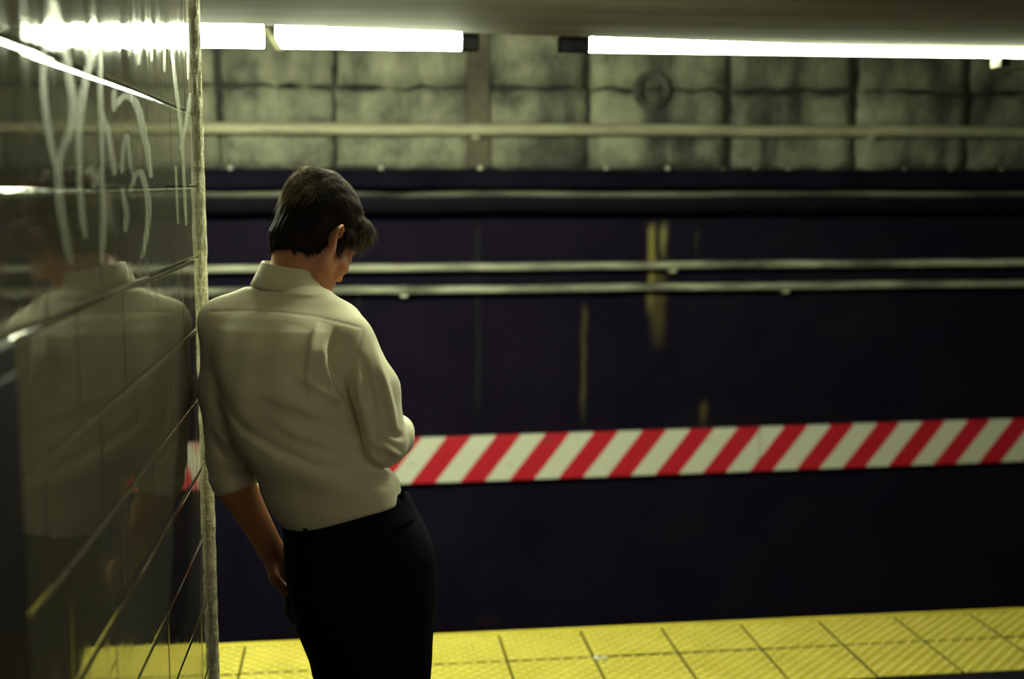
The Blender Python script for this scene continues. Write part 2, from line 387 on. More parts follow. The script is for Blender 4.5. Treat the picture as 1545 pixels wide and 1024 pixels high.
# local frame: +x out of the wall, +y away from the camera, z up; tile face at x=0
LE = WALL_END - 2.4
box('wall_core', (-0.42, -5.6, -0.0), (-0.012, LE - 0.004, 2.64), M['grout'], wall)
def tile_mesh(wd, ht):
    """pillowed tile: the face falls away towards its edges"""
    bm = bmesh.new(); g = 0.0015; TI = math.radians(19); W = 0.0068; loops = []; nv = []
    for q in (1.0, 0.8, 0.6, 0.4, 0.2, 0.0):           # 1 = at the edge, 0 = where the flat face begins
        ins = W*(1 - q); insy = min(ins, 0.45*(wd - 2*g)); x = -0.5*W*math.tan(TI)*q*q
        cs = [(g + insy*0.5, g + ins), (wd - g - insy*0.5, g + ins), (wd - g - insy*0.5, ht - g - ins), (g + insy*0.5, ht - g - ins)]
        ring = []
        for (yy, zz), (sy_, sz_) in zip(cs, ((-1, -1), (1, -1), (1, 1), (-1, 1))):
            # two verts per corner so the long edges keep their own normals
            for ny_, nz_ in (((sy_, 0), (0, sz_)) if (sy_*sz_) > 0 else ((0, sz_), (sy_, 0))):
                t = TI*q; ring.append(bm.verts.new((x, yy + (0.0 if ny_ else -sy_*1e-4), zz + (-sz_*1e-4 if ny_ else 0.0))))
                nv.append((math.cos(t), math.sin(t)*ny_*0.6, math.sin(t)*nz_))
        loops.append(ring)
    back = [bm.verts.new((-0.012, v.co.y, v.co.z)) for v in loops[0]]
    nv += [(0, n_[1], n_[2]) if abs(n_[1]) + abs(n_[2]) > 0 else (1, 0, 0) for n_ in nv[:8]]
    for A, B in zip([back] + loops, loops):
        for k in range(8): bm.faces.new((A[k], A[(k+1) % 8], B[(k+1) % 8], B[k]))
    bm.faces.new(loops[-1])
    me = bpy.data.meshes.new('wall_tile'); bm.to_mesh(me); bm.free(); me.materials.append(M['tile'])
    me.polygons.foreach_set('use_smooth', [True]*len(me.polygons)); me.update()
    if me.polygons[len(me.polygons)-1].normal.x < 0: me.flip_normals()
    me.normals_split_custom_set_from_vertices(nv); return me
cache = {}
offs = {0: 0.064, 1: 0.118, 2: 0.277, 3: 0.158}
for k in [-3] + list(range(-1, 12)):
    z = RZ - (k + 1) * RH
    ht = RH
    if k == -1: ht = 2*RH          # taller top course
    if z < 0: ht = RH + z; z = 0.0
    if ht < 0.03: continue
    t = offs[k % 4]; cuts = [0.007, t]
    while cuts[-1] < 2.9: cuts.append(cuts[-1] + 0.305)
    for a, b2 in zip(cuts, cuts[1:]):
        key = (round(b2 - a, 3), round(ht, 3))
        if key not in cache: cache[key] = tile_mesh(b2 - a, ht)
        o = bpy.data.objects.new('wall_tile', cache[key]); COL.objects.link(o); o.parent = wall
        o.location = (random.uniform(-0.0006, 0.0006), LE - b2, z)
        o.rotation_euler = (0, random.uniform(-0.0007, 0.0007), random.uniform(-0.0012, 0.0012))
# upper rows above the tiles to the ceiling
box('upper_band', (-0.012, -5.6, RZ + 3*RH), (-0.001, LE - 0.004, 2.64), M['grout'], wall)
# rough corner bead
bm = bmesh.new(); rings = []
for i in range(131):
    z = 2.139 * i / 130
    ring = []
    for k in range(11):
        a = -math.pi*0.62 + k / 10 * math.pi * 1.12
        r = 0.0135 + random.uniform(-0.0011, 0.0011)
        ring.append(bm.verts.new((-0.001 + r*math.cos(a)*1.15, LE + 0.008 + r*math.sin(a), z)))
    ring += [bm.verts.new((-0.02, LE + 0.020, z)), bm.verts.new((-0.02, LE - 0.003, z))]
    rings.append(ring)
n = len(rings[0])
for A, B in zip(rings, rings[1:]):
    for k in range(n): bm.faces.new((A[k], A[(k+1) % n], B[(k+1) % n], B[k]))
tr = from_bm('corner_bead', bm, M['edge'], wall); tr['label'] = 'rough cream mortar corner bead'
# graffiti strokes: ribbons on the tile faces
def stroke(px, wpx):
    P = []
    for (a, b2), (c2, d2) in zip(px, px[1:]):
        for i in range(6): P.append((a + (c2-a)*i/6, b2 + (d2-b2)*i/6))
    P.append(px[-1]); A = np.array(P, float)
    for _ in range(6): A[1:-1] = 0.25*A[:-2] + 0.5*A[1:-1] + 0.25*A[2:]
    bm = bmesh.new(); L, R = [], []
    inv = wall.matrix_basis.inverted()
    for i, q in enumerate(A):
        d = A[min(i+1, len(A)-1)] - A[max(i-1, 0)]; d /= np.linalg.norm(d); nn = np.array([-d[1], d[0]])
        ww = wpx * 0.5 * (0.35 + 0.65 * math.sin(math.pi * min(1, max(0, (i + 1) / (len(A) + 1)))) ** 0.5)
        for lst, sgn in ((L, 1), (R, -1)):
            p3 = inv @ Vector(on_wall(*(q + nn*ww*sgn))); p3.x = 0.0013
            lst.append(bm.verts.new(p3))
    for i in range(len(A) - 1): bm.faces.new((L[i], L[i+1], R[i+1], R[i]))
    from_bm('graffiti_stroke', bm, M['paint'], wall)
for px, wd in (([(66,58),(63,120),(68,180),(78,235),(86,262)], 10), ([(96,58),(101,104),(110,155),(108,190),(93,222),(86,262)], 13),
        ([(142,55),(132,104),(121,155),(117,205),(119,268)], 12), ([(151,55),(149,130),(152,195),(154,268)], 8),
        ([(153,170),(164,207),(172,264)], 9), ([(171,134),(171,168)], 8), ([(173,160),(187,142),(202,150),(210,172),(220,220),(227,268)], 11),
        ([(182,262),(185,220),(190,197),(194,233),(199,266)], 7), ([(257,66),(264,130),(271,181),(277,264)], 6), ([(286,140),(281,181),(271,225)], 6),
        ([(84,240),(90,318),(106,398)], 14), ([(117,248),(122,320),(128,360)], 10), ([(150,252),(156,318),(152,396)], 10), ([(128,262),(136,252),(144,266),(140,285)], 10),
        ([(195,290),(203,262),(212,256),(223,298),(223,338),(213,390)], 9), ([(182,283),(191,318),(188,350)], 8), ([(264,250),(268,338)], 4), ([(275,235),(280,340)], 5),
        ([(208,62),(208,98)], 5), ([(228,64),(228,92)], 4), ([(247,66),(247,108)], 4), ([(282,68),(283,120)], 4), ([(78,0),(82,30),(88,70)], 14)):
    stroke(px, wd)
# dark steel cabinet fixed to the wall near the camera
cab = empty('utility_cabinet', tuple(WQ + WD * (-1.3) + np.array([0, 0, 0.0]))); cab.rotation_euler = (0, 0, -WYAW)
tag(cab, 'tall dark steel cabinet standing against the tiled wall at left edge', 'cabinet')
yb = 0.205
box('body', (0.0015, -0.35, 0.0), (0.012, yb, 1.492), M['cabinet'], cab, 0.005)
box('door', (0.0125, -0.33, 0.12), (0.018, yb - 0.02, 1.46), M['cabinet'], cab, 0.002)
box('handle', (0.018, yb - 0.06, 0.95), (0.03, yb - 0.045, 1.07), M['steel'], cab, 0.003)

# ================================================================== PIPES, CABLES, BOARD
def zrow(y, Y): return float(on_y(900, y, Y)[2])
def run(name, y, Y, rad, mat, label, cat, clips=(), sag=0.004):
    root = empty(name, (0, Y, zrow(y, Y))); tag(root, label, cat)
    pts = [(x, random.uniform(-0.003, 0.003), random.uniform(-sag, sag)) for x in np.linspace(XL, XR, 40)]
    tube('run', pts, rad, mat, root, 16)
    for cx in clips:
        bm = bmesh.new(); tube_mesh(bm, [(cx - 0.02, 0, 0), (cx + 0.02, 0, 0)], rad * 1.12, 16)
        add_box(bm, (cx - 0.02, 0, -rad - 0.02), (cx + 0.02, FAR_Y - Y - 0.002, -rad + 0.01))
        from_bm('clamp', bm, mat, root, False)
    return root
run('wall_pipe', 196, FAR_Y - 0.12, 0.034, M['pipe_cream'], 'thick cream painted pipe running along the stone wall', 'pipe', (-1.7, 0.72, 3.1))
run('power_cable', 273, FAR_Y - 0.14, 0.048, M['cable'], 'upper thick black cable just below the stone blocks', 'cable')
run('power_cable', 305, FAR_Y - 0.17, 0.062, M['cable_lit_top'], 'thickest black cable with highlight painted along its top, second below the stone blocks', 'cable')
run('conduit', 401, FAR_Y - 0.10, 0.023, M['pipe_grey'], 'upper of the two thin grey conduits on the black wall', 'conduit', (-0.4, 1.9), 0.003)
run('conduit', 434, FAR_Y - 0.10, 0.023, M['pipe_grey'], 'lower of the two thin grey conduits on the black wall', 'conduit', (0.3, 2.6), 0.003)
# striped clearance board: origin at a red stripe's top
bt, bb = on_y(673, 660, FAR_Y - 0.06), on_y(673, 728, FAR_Y - 0.06)
bh = float(bt[2] - bb[2]); board = empty('striped_board', (float(bt[0]), FAR_Y - 0.06, float(bt[2])))
tag(board, 'long board of red and white diagonal stripes on the black wall', 'sign')
seam = float(on_y(1146, 680, FAR_Y - 0.06)[0] - bt[0])
for a, b2 in ((seam - 4.88, seam - 2.44), (seam - 2.44, seam), (seam, seam + 2.44), (seam + 2.44, seam + 4.88)):
    box('panel', (a + 0.003, 0, -bh), (b2 - 0.003, 0.045, 0.0), M['stripes'], board, 0.004)
# the stripe print runs in the object's own frame, shared by every panel
board.rotation_euler = (0, math.radians(-0.4), 0)

# ================================================================== LIGHTS
LY = 4.45
def lx(px): return float(on_y(px, 70, LY)[0])
def fixture(label, x0, x1, h0, h1, caps=(), strap=None, tray=None, mat='tube'):
    root = empty('fluorescent_light', (x0, LY, 2.108)); tag(root, label, 'light', 'tube lights over the platform edge')
    bm = bmesh.new(); seg = 10; A, B = [], []
    for k in range(seg):
        a = 2*math.pi*k/seg + math.pi/seg
        A.append(bm.verts.new((0, 0.028*math.sin(a), h0/2 + h0/2*math.copysign(abs(math.cos(a))**0.6, math.cos(a)))))
        B.append(bm.verts.new((x1 - x0, 0.028*math.sin(a), h1/2 + h1/2*math.copysign(abs(math.cos(a))**0.6, math.cos(a)))))
    for k in range(seg): bm.faces.new((A[k], A[(k+1) % seg], B[(k+1) % seg], B[k]))
    bm.faces.new(A[::-1]); bm.faces.new(B)
    from_bm('tube', bm, M[mat], root)
    for c0, c1, hh in caps:
        box('end_cap', (c0 - x0, -0.03, -0.002), (c1 - x0, 0.03, hh), M['black'], root, 0.004)
    if strap: 
        bm = bmesh.new()
        for q in ((strap[0] - x0 - 0.014, 0.062), (strap[1] - x0 - 0.014, -0.012), (strap[1] - x0 + 0.012, -0.012), (strap[0] - x0 + 0.004, 0.062)):
            bm.verts.new((q[0], -0.034, q[1]))
        bm.verts.ensure_lookup_table(); f = bm.faces.new(bm.verts[:])
        ex = bmesh.ops.extrude_face_region(bm, geom=[f])
        for v3 in [g for g in ex['geom'] if isinstance(g, bmesh.types.BMVert)]: v3.co.y += 0.004
        from_bm('strap', bm, M['steel'], root)
    if tray:
        bm = bmesh.new()
        add_box(bm, (tray - x0, -0.045, -0.04), (tray - x0 + 0.6, 0.03, -0.036)); add_box(bm, (tray - x0, -0.045, -0.04), (tray - x0 + 0.003, 0.03, -0.006))
        from_bm('reflector_tray', bm, M['pipe_grey'], root)
        bm = bmesh.new(); add_box(bm, (tray - x0 + 0.006, -0.04, -0.034), (tray - x0 + 0.04, 0.025, -0.003), 0.004)
        from_bm('lamp_holder', bm, M['black'], root)
    # mounting arms back to the soffit face
    ya = edge_y((x0 + x1) / 2) - LY
    if ya < -0.04:
        for fx in (0.2, 0.8):
            xx = (x1 - x0) * fx; ya2 = edge_y(x0 + xx) - LY
            box('mounting_arm', (xx - 0.012, ya2 - 0.002, h0 - 0.002), (xx + 0.012, 0.0, h0 + 0.012), M['black'], root)
    return root
fixture('short end of tube light seen beside the tiled wall', lx(310) - 1.0, lx(397), 0.074, 0.074, strap=(lx(404), lx(424)))
fixture('thick tube light with one black end, above the man', lx(417), lx(695), 0.072, 0.068, caps=[(lx(695), lx(722), 0.062)])
fixture('long tapering tube light above the right half of track', lx(888), lx(1498), 0.052, 0.027, caps=[(lx(843), lx(888), 0.052)], mat='tube_dim')
fixture('tube light with small metal tray at right edge of photo', lx(1502), lx(1502) + 1.2, 0.027, 0.027, tray=lx(1502), mat='tube_dim')
# platform lights further back, behind the camera
for i, yy in enumerate((-0.9, -3.0)):
    for j, xx in enumerate((1.0, 3.2)):
        root = empty('platform_light', (xx, yy, 2.56))
        tag(root, 'ceiling tube light behind the camera, ' + ('nearer' if i == 0 else 'farther') + ' row, ' + ('beside the tiled wall' if j == 0 else 'out to the right'), 'light', 'ceiling lights back on the platform')
        bm = bmesh.new(); tube_mesh(bm, [(0, 0, 0), (1.2, 0, 0)], 0.02, 10); from_bm('tube', bm, M['rear_tube'], root, True)
        box('housing', (-0.03, -0.06, 0.03), (1.23, 0.06, 0.08), M['steel'], root, 0.005)
        for ex_ in (-0.03, 1.2): box('lamp_holder', (ex_, -0.02, -0.02), (ex_ + 0.03, 0.02, 0.03), M['black'], root)
# light on the soffit straight above the man, over the top of the photograph
root = empty('soffit_light', (-0.12, 3.0, 2.118)); tag(root, 'tube light on the soffit overhead, above the leaning man', 'light')
bm = bmesh.new(); tube_mesh(bm, [(0, 0, 0), (1.2, 0, 0)], 0.013, 10); from_bm('tube', bm, M['soffit_tube'], root, True)
for ex_ in (-0.02, 1.2): box('lamp_holder', (ex_, -0.015, -0.015), (ex_ + 0.02, 0.015, 0.0215), M['black'], root)
# paper scrap on the strip
bm = bmesh.new(); p = on_z(905, 995, 0.0)
g = [[bm.verts.new((i*0.011 - 0.022, j*0.008 - 0.008 + random.uniform(-.003, .003), 0.006 + random.uniform(0, 0.008))) for j in range(3)] for i in range(5)]
for i in range(4):
    for j in range(2): bm.faces.new((g[i][j], g[i+1][j], g[i+1][j+1], g[i][j+1]))
o = from_bm('paper_scrap', bm, M['paper']); o.location = p
sm_ = o.modifiers.new('t', 'SOLIDIFY'); sm_.thickness = 0.001
tag(o, 'tiny white paper scrap lying on the yellow tiles', 'litter')

# ================================================================== PERSON
class Field:
    """signed distance grid meshed with surface nets"""
    def __init__(s, ax):
        s.ax = [np.asarray(a, np.float32) for a in ax]
        s.F = np.full([len(a) for a in ax], 1.0, np.float32)
    def region(s, lo, hi):
        sl = []
        for a, l, h in zip(s.ax, lo, hi):
            i0 = max(0, int(np.searchsorted(a, l)) - 1); i1 = min(len(a), int(np.searchsorted(a, h)) + 1)
            if i1 <= i0: return None
            sl.append(slice(i0, i1))
        return tuple(sl)
    def pts(s, sl):
        g = np.meshgrid(*[a[q] for a, q in zip(s.ax, sl)], indexing='ij'); return np.stack(g, -1)
    def add(s, fn, lo, hi, k=0.01, op='u'):
        pad = k + 0.03
        sl = s.region(np.asarray(lo) - pad, np.asarray(hi) + pad)
        if sl is None: return
        d = fn(s.pts(sl)).astype(np.float32); f = s.F[sl]
        if op == 'u':
            h = np.clip(0.5 + 0.5*(f - d)/k, 0, 1); s.F[sl] = f*(1-h) + d*h - k*h*(1-h)
        else:   # smooth subtraction of d
            d = -d; h = np.clip(0.5 - 0.5*(f - d)/k, 0, 1); s.F[sl] = f*(1-h) + d*h + k*h*(1-h)
    def cap(s, a, b, ra, rb, k=0.01, op='u', squash=None):
        a = np.asarray(a, np.float32); b = np.asarray(b, np.float32); ab = b - a; L = float(ab @ ab) + 1e-9; R = max(ra, rb)
        def fn(P):
            q = P - a; t = np.clip((q @ ab) / L, 0, 1); v = q - t[..., None]*ab
            if squash is not None:
                ax_, fac = squash; v = v + (v @ ax_)[..., None] * ax_ * (fac - 1)
            return np.sqrt((v*v).sum(-1)) - (ra + (rb - ra)*t)
        s.add(fn, np.minimum(a, b) - R*1.3, np.maximum(a, b) + R*1.3, k, op)
    def chain(s, P, R, k=0.01, op='u', squash=None):
        for i in range(len(P) - 1): s.cap(P[i], P[i+1], R[i], R[i+1], k, op, squash)
    def ell(s, c, r, rot=None, k=0.01, op='u'):
        c = np.asarray(c, np.float32); r = np.asarray(r, np.float32); rm = float(max(r))
        def fn(P):
            q = P - c
            if rot is not None: q = q @ rot
            k0 = np.sqrt(((q/r)**2).sum(-1)); k1 = np.sqrt(((q/(r*r))**2).sum(-1)) + 1e-6
            return k0*(k0 - 1)/k1
        s.add(fn, c - rm, c + rm, k, op)
    def loft(s, rows, k=0.01, shear=0.0, power=2.3):
        """rows: (left px, right px, row px, depth, half depth)"""
        R = []
        for l, r, y, dep, b in rows:
            A, B = at(l, y, dep), at(r, y, dep); c = (A + B)/2
            R.append((c[2], c @ RIGHT, c @ AWAY, np.linalg.norm(B - A)/2, b))
        R = np.array(sorted(R)); z0, z1 = R[0, 0], R[-1, 0]
        def fn(P):
            z = P[..., 2]; I = [np.interp(z, R[:, 0], R[:, i]) for i in range(1, 5)]
            qr = P @ RIGHT - I[0]; qd = P @ AWAY - I[1] - shear*qr
            g = (np.abs(qr/I[2])**power + np.abs(qd/I[3])**power)**(1/power)
            d = (g - 1)*np.minimum(I[2], I[3])
            return np.maximum(d, np.maximum(z0 - z, z - z1))
        cs = np.array([CAM[:2]*0 + RIGHT[:2]*r[1] + AWAY[:2]*r[2] for r in R]); m_ = R[:, 3:5].max() + 0.05
        s.add(fn, (*(cs.min(0) - m_), z0), (*(cs.max(0) + m_), z1), k)
    def cut(s, p, n):
        """keep the half space where (x-p).n < 0"""
        sl = tuple(slice(0, len(a)) for a in s.ax); P = s.pts(sl)
        s.F = np.maximum(s.F, ((P - np.asarray(p, np.float32)) @ np.asarray(n, np.float32)))
    def mesh(s, smooth=2):
        F = s.F; F[0] = F[-1] = 1; F[:, 0] = F[:, -1] = 1; F[:, :, 0] = F[:, :, -1] = 1
        ins = F < 0; nx, ny, nz = F.shape
        cnt = np.zeros((nx-1, ny-1, nz-1), np.int8)
        for i in (0, 1):
            for j in (0, 1):
                for k in (0, 1): cnt += ins[i:nx-1+i, j:ny-1+j, k:nz-1+k]
        I, J, K = np.nonzero((cnt > 0) & (cnt < 8)); n = len(I)
        idx = np.full(cnt.shape, -1, np.int32); idx[I, J, K] = np.arange(n)
        acc = np.zeros((n, 3)); c = np.zeros(n)
        for ax_ in range(3):
            o1, o2 = [q for q in range(3) if q != ax_]
            for u in (0, 1):
                for v in (0, 1):
                    off = np.zeros(3, int); off[o1] = u; off[o2] = v; of2 = off.copy(); of2[ax_] = 1
                    fa = F[I+off[0], J+off[1], K+off[2]]; fb = F[I+of2[0], J+of2[1], K+of2[2]]
                    m_ = (fa < 0) != (fb < 0); t = fa[m_]/(fa[m_] - fb[m_])
                    p = np.tile(off.astype(float), (m_.sum(), 1)); p[:, ax_] = t
                    acc[m_] += p; c[m_] += 1
        acc /= c[:, None]; V = np.zeros((n, 3))
        for ax_, ii in enumerate((I, J, K)):
            V[:, ax_] = np.interp(ii + acc[:, ax_], np.arange(len(s.ax[ax_])), s.ax[ax_])
        Q = []
        for ax_ in range(3):
            o1, o2 = (ax_ + 1) % 3, (ax_ + 2) % 3
            a = [slice(1, -1)]*3; a[ax_] = slice(0, -1); b = list(a); b[ax_] = slice(1, None)
            A, B = ins[tuple(a)], ins[tuple(b)]
            for flip, msk in ((0, A & ~B), (1, ~A & B)):
                e = np.stack(np.nonzero(msk), -1); e[:, o1] += 1; e[:, o2] += 1
                def g(u, v):
                    q = e.copy(); q[:, o1] -= u; q[:, o2] -= v; return idx[q[:, 0], q[:, 1], q[:, 2]]
                q = np.stack([g(1, 1), g(0, 1), g(0, 0), g(1, 0)], -1)
                Q.append(q[:, ::-1] if flip else q)
        Q = np.concatenate(Q)
        for _ in range(smooth): V = relax(V, Q, 0.5)
        return V, Q
def relax(V, Q, f):
    S_ = np.zeros_like(V); C_ = np.zeros(len(V))
    for a in range(4):
        for b in (1, 3):
            np.add.at(S_, Q[:, a], V[Q[:, (a+b) % 4]]); np.add.at(C_, Q[:, a], 1)
    return V*(1-f) + f*S_/np.maximum(C_, 1)[:, None]
def normals(V, Q):
    n = np.cross(V[Q[:, 2]] - V[Q[:, 0]], V[Q[:, 3]] - V[Q[:, 1]]); Nn = np.zeros_like(V)
    for a in range(4): np.add.at(Nn, Q[:, a], n)
    return Nn / (np.linalg.norm(Nn, axis=1)[:, None] + 1e-12)
def to_obj(name, V, Q, mat, parent):
    me = bpy.data.meshes.new(name)
    me.vertices.add(len(V)); me.vertices.foreach_set('co', V.astype(np.float32).ravel())
    me.loops.add(Q.size); me.loops.foreach_set('vertex_index', Q.astype(np.int32).ravel())
    me.polygons.add(len(Q)); me.polygons.foreach_set('loop_start', np.arange(0, Q.size, 4, dtype=np.int32))
    me.polygons.foreach_set('use_smooth', np.ones(len(Q), bool))
    me.update(calc_edges=True); me.validate()
    return link(name, me, mat, parent)
def grid(lo, hi, h): return [np.arange(l, q + h, h) for l, q in zip(lo, hi)]
def bounds(P, pad): P = np.array(P); return P.min(0) - pad, P.max(0) + pad
def smooth_noise(P, freq, seed):
    r = np.random.default_rng(seed); out = np.zeros(len(P))
    for i in range(6):
        k = r.normal(size=3)*freq; out += np.sin(P @ k + r.uniform(0, 6.28))
    return out/6

DEP = 2.62
# ---- landmarks (pixel row/column in the photograph, depth from the pose)
sh_l, el_l = at(340, 490, 2.655), at(347, 690, 2.655)
fo_l, wr_l, ha_l = at(357, 735, 2.665), at(410, 830, 2.71), at(456, 882, 2.735)
sh_r, el_r = at(522, 515, 2.585), at(577, 668, 2.545)
fo_r, wr_r = at(598, 652, 2.66), at(572, 640, 2.80)
neck0, neck1 = at(443, 430, 2.665), at(462, 372, 2.685)
hip_l, hip_r = at(505, 850, 2.66), at(585, 850, 2.60)
kn_l, kn_r = at(548, 1140, 2.66), at(588, 1130, 2.585)
an_l, an_r = at(585, 1400, 2.74), at(622, 1410, 2.60)
an_l[2] = 0.085; an_r[2] = 0.085

# ---- head frame: x his right, y face forward, z crown
HY, HP, HR = math.radians(40), math.radians(36), math.radians(4)
fwd = RIGHT*math.sin(HY) + AWAY*math.cos(HY)
hx = RIGHT*math.cos(HY) - AWAY*math.sin(HY)
fy = fwd*math.cos(HP) - UP*math.sin(HP); hz = UP*math.cos(HP) + fwd*math.sin(HP)
hx2 = hx*math.cos(HR) + hz*math.sin(HR); hz2 = hz*math.cos(HR) - hx*math.sin(HR)
HM = np.stack([hx2, fy, hz2], 1)           # columns: local axes in the world
HC = at(477, 359, 2.70); HS = 0.95
def H(x, y, z): return HC + HM @ np.array([x, y, z]) * HS

# ================= body (skin): one continuous surface
lo, hi = bounds([sh_l, el_l, sh_r, el_r, wr_r, HC + 0.1, HC - 0.1, an_l, an_r, ha_l, kn_r], 0.14)
lo[2] = 0.0
B = Field([np.arange(lo[0], hi[0], 0.0038), np.arange(lo[1], hi[1] + 0.1, 0.0038), np.concatenate([np.arange(0.03, 0.86, 0.008), np.arange(0.86, 1.70, 0.0034)])])
# trunk and legs, slimmer than the clothes
B.loft([(450, 580, 815, 2.61, 0.08), (430, 575, 740, 2.61, 0.09), (365, 505, 640, 2.625, 0.09), (350, 495, 540, 2.64, 0.09), (355, 510, 490, 2.65, 0.085), (400, 480, 462, 2.66, 0.05)], 0.02, -0.25)
B.chain([hip_l, kn_l, an_l], [0.07, 0.05, 0.038], 0.02); B.chain([hip_r, kn_r, an_r], [0.07, 0.05, 0.038], 0.02)
B.chain([sh_l, el_l, fo_l, wr_l], [0.042, 0.040, 0.0395, 0.0265], 0.012); B.chain([sh_r + AWAY*0.01, el_r + AWAY*0.01, fo_r, wr_r], [0.036, 0.032, 0.032, 0.026], 0.008)
B.chain([at(440, 480, 2.66), sh_l], [0.05, 0.045], 0.02); B.chain([at(440, 480, 2.66), sh_r], [0.05, 0.045], 0.02)
# neck
B.chain([at(436, 470, 2.655), neck0, H(0, -0.030, -0.055)], [0.064, 0.056, 0.052], 0.02)
B.chain([at(470, 440, 2.72), H(0, 0.015, -0.085)], [0.04, 0.036], 0.02)
# head
B.ell(H(0, -0.008, 0.026), (0.068, 0.082, 0.076), HM, 0.01)
B.ell(H(0, 0.022, -0.030), (0.062, 0.066, 0.078), HM, 0.02)
B.chain([H(-0.048, 0.01, -0.072), H(-0.02, 0.062, -0.104), H(0.02, 0.062, -0.104), H(0.048, 0.01, -0.072)], [0.018, 0.016, 0.016, 0.018], 0.02)
B.chain([H(0.050, 0.0, -0.035), H(0.048, 0.01, -0.072)], [0.02, 0.018], 0.02); B.chain([H(-0.050, 0.0, -0.035), H(-0.048, 0.01, -0.072)], [0.02, 0.018], 0.02)
B.ell(H(0, 0.074, -0.104), (0.017, 0.013, 0.014), HM, 0.012)
for sx in (-1, 1):
    B.ell(H(0.030*sx, 0.094, -0.004), (0.017, 0.012, 0.011), HM, 0.010, 's')       # eye socket
    B.ell(H(0.030*sx, 0.080, -0.006), (0.0125, 0.0125, 0.0118), HM, 0.003)         # eye ball with lid
    B.cap(H(0.012*sx, 0.091, 0.012), H(0.046*sx, 0.078, 0.012), 0.006, 0.005, 0.008)  # brow
    B.ell(H(0.046*sx, 0.060, -0.040), (0.018, 0.018, 0.016), HM, 0.02)             # cheek
    # ear
    e0 = np.array([0.071*sx, -0.012, -0.012])
    pts_ = [(-0.004, 0.006, -0.030), (0.006, 0.000, -0.022), (0.013, -0.012, -0.004), (0.016, -0.016, 0.014), (0.014, -0.008, 0.027), (0.008, 0.005, 0.027), (0.003, 0.012, 0.014)]
    P_ = [H(e0[0] + a*1.5*sx, e0[1] + b_*1.1, e0[2] + c_) for a, b_, c_ in pts_]
    B.chain(P_, [0.0058, 0.0052, 0.0042, 0.0042, 0.0042, 0.004, 0.004], 0.003)
    B.ell(H(e0[0] + 0.004*sx, e0[1] - 0.003, e0[2] + 0.002), (0.007, 0.013, 0.024), HM, 0.004)
    B.ell(H(e0[0] + 0.012*sx, e0[1] + 0.001, e0[2] + 0.004), (0.006, 0.007, 0.014), HM, 0.003, 's')
    B.ell(H(0.008*sx, 0.096, -0.046), (0.007, 0.008, 0.006), HM, 0.005)            # nostril wing
B.chain([H(0, 0.088, 0.006), H(0, 0.098, -0.018), H(0, 0.107, -0.040)], [0.006, 0.0075, 0.009], 0.008)
B.cap(H(-0.018, 0.085, -0.068), H(0.018, 0.085, -0.068), 0.0055, 0.0055, 0.006); B.cap(H(-0.015, 0.084, -0.079), H(0.015, 0.084, -0.079), 0.006, 0.006, 0.006)
B.cap(H(-0.021, 0.089, -0.0735), H(0.021, 0.089, -0.0735), 0.0018, 0.0018, 0.003, 's')
# hands
def hand(wr, d, palm_n, side, curl, rad=1.0):
    """wrist, finger direction, palm normal; thumb leaves the side of the palm"""
    d = d/np.linalg.norm(d); palm_n = palm_n - d*(palm_n @ d); palm_n /= np.linalg.norm(palm_n); s_ = np.cross(d, palm_n)*side
    rot = np.stack([s_, d, palm_n], 1)
    B.ell(wr + d*0.050, (0.040, 0.056, 0.0165), rot, 0.012)
    B.chain([wr - d*0.01, wr + d*0.035], [0.026, 0.024], 0.015, 'u', (palm_n.astype(np.float32), 1.25))
    for i, (off, ln) in enumerate(((0.029, 0.068), (0.010, 0.078), (-0.010, 0.072), (-0.028, 0.056))):
        p = wr + d*0.088 + s_*off; dr = d + s_*off*1.2; P_ = [p - d*0.03, p]; a = 0
        for fr, cu in ((0.45, 0.35), (0.30, 0.65), (0.25, 0.5)):
            a += cu*curl; v_ = dr*math.cos(a) + palm_n*math.sin(a); p = p + v_*ln*fr; P_.append(p)
        B.chain(P_, [0.010, 0.0098, 0.009, 0.0083, 0.0072], 0.0025)
    t = wr + d*0.022 + s_*0.026; t1 = t + (s_*0.75 + d*0.55 + palm_n*0.35)*0.036; t2 = t1 + (s_*0.25 + d*0.85 + palm_n*0.45)*0.032; t3 = t2 + (d*0.85 + palm_n*0.5)*0.024
    B.chain([t, t1, t2, t3], [0.014, 0.0115, 0.0105, 0.0085], 0.006)
hand(wr_l, ha_l - wr_l + UP*-0.02, RIGHT*0.8 - AWAY*0.3, 1, 0.35)
hand(wr_r, -RIGHT*0.55 + AWAY*0.6 + UP*0.12, UP*0.75 - RIGHT*0.35, 1, 0.9)
V, Q = B.mesh(1)
person = to_obj('person', V, Q, M['skin'], None)
tag(person, 'man in white shirt and dark trousers leaning on the tiled wall, head bowed', 'person')

# ================= shirt
lo, hi = bounds([sh_l, sh_r, el_l, el_r, fo_r, neck0, at(410, 800, 2.6), at(600, 800, 2.6)], 0.15)
Sh = Field(grid(lo, (hi[0], hi[1] + 0.08, hi[2]), 0.0036))
Sh.loft([(434, 596, 815, 2.605, 0.096), (428, 600, 795, 2.605, 0.104), (410, 607, 776, 2.605, 0.120), (394, 609, 750, 2.605, 0.128), (384, 604, 722, 2.608, 0.132), (366, 570, 690, 2.612, 0.132), (345, 545, 640, 2.616, 0.132),
         (328, 540, 580, 2.622, 0.133), (318, 540, 520, 2.63, 0.128), (316, 534, 492, 2.638, 0.116), (328, 518, 474, 2.645, 0.10), (356, 500, 458, 2.655, 0.082), (380, 494, 444, 2.66, 0.062)], 0.02, -0.22)
Sh.chain([at(436, 458, 2.658), at(372, 480, 2.665), sh_l + UP*0.004], [0.056, 0.054, 0.050], 0.03)
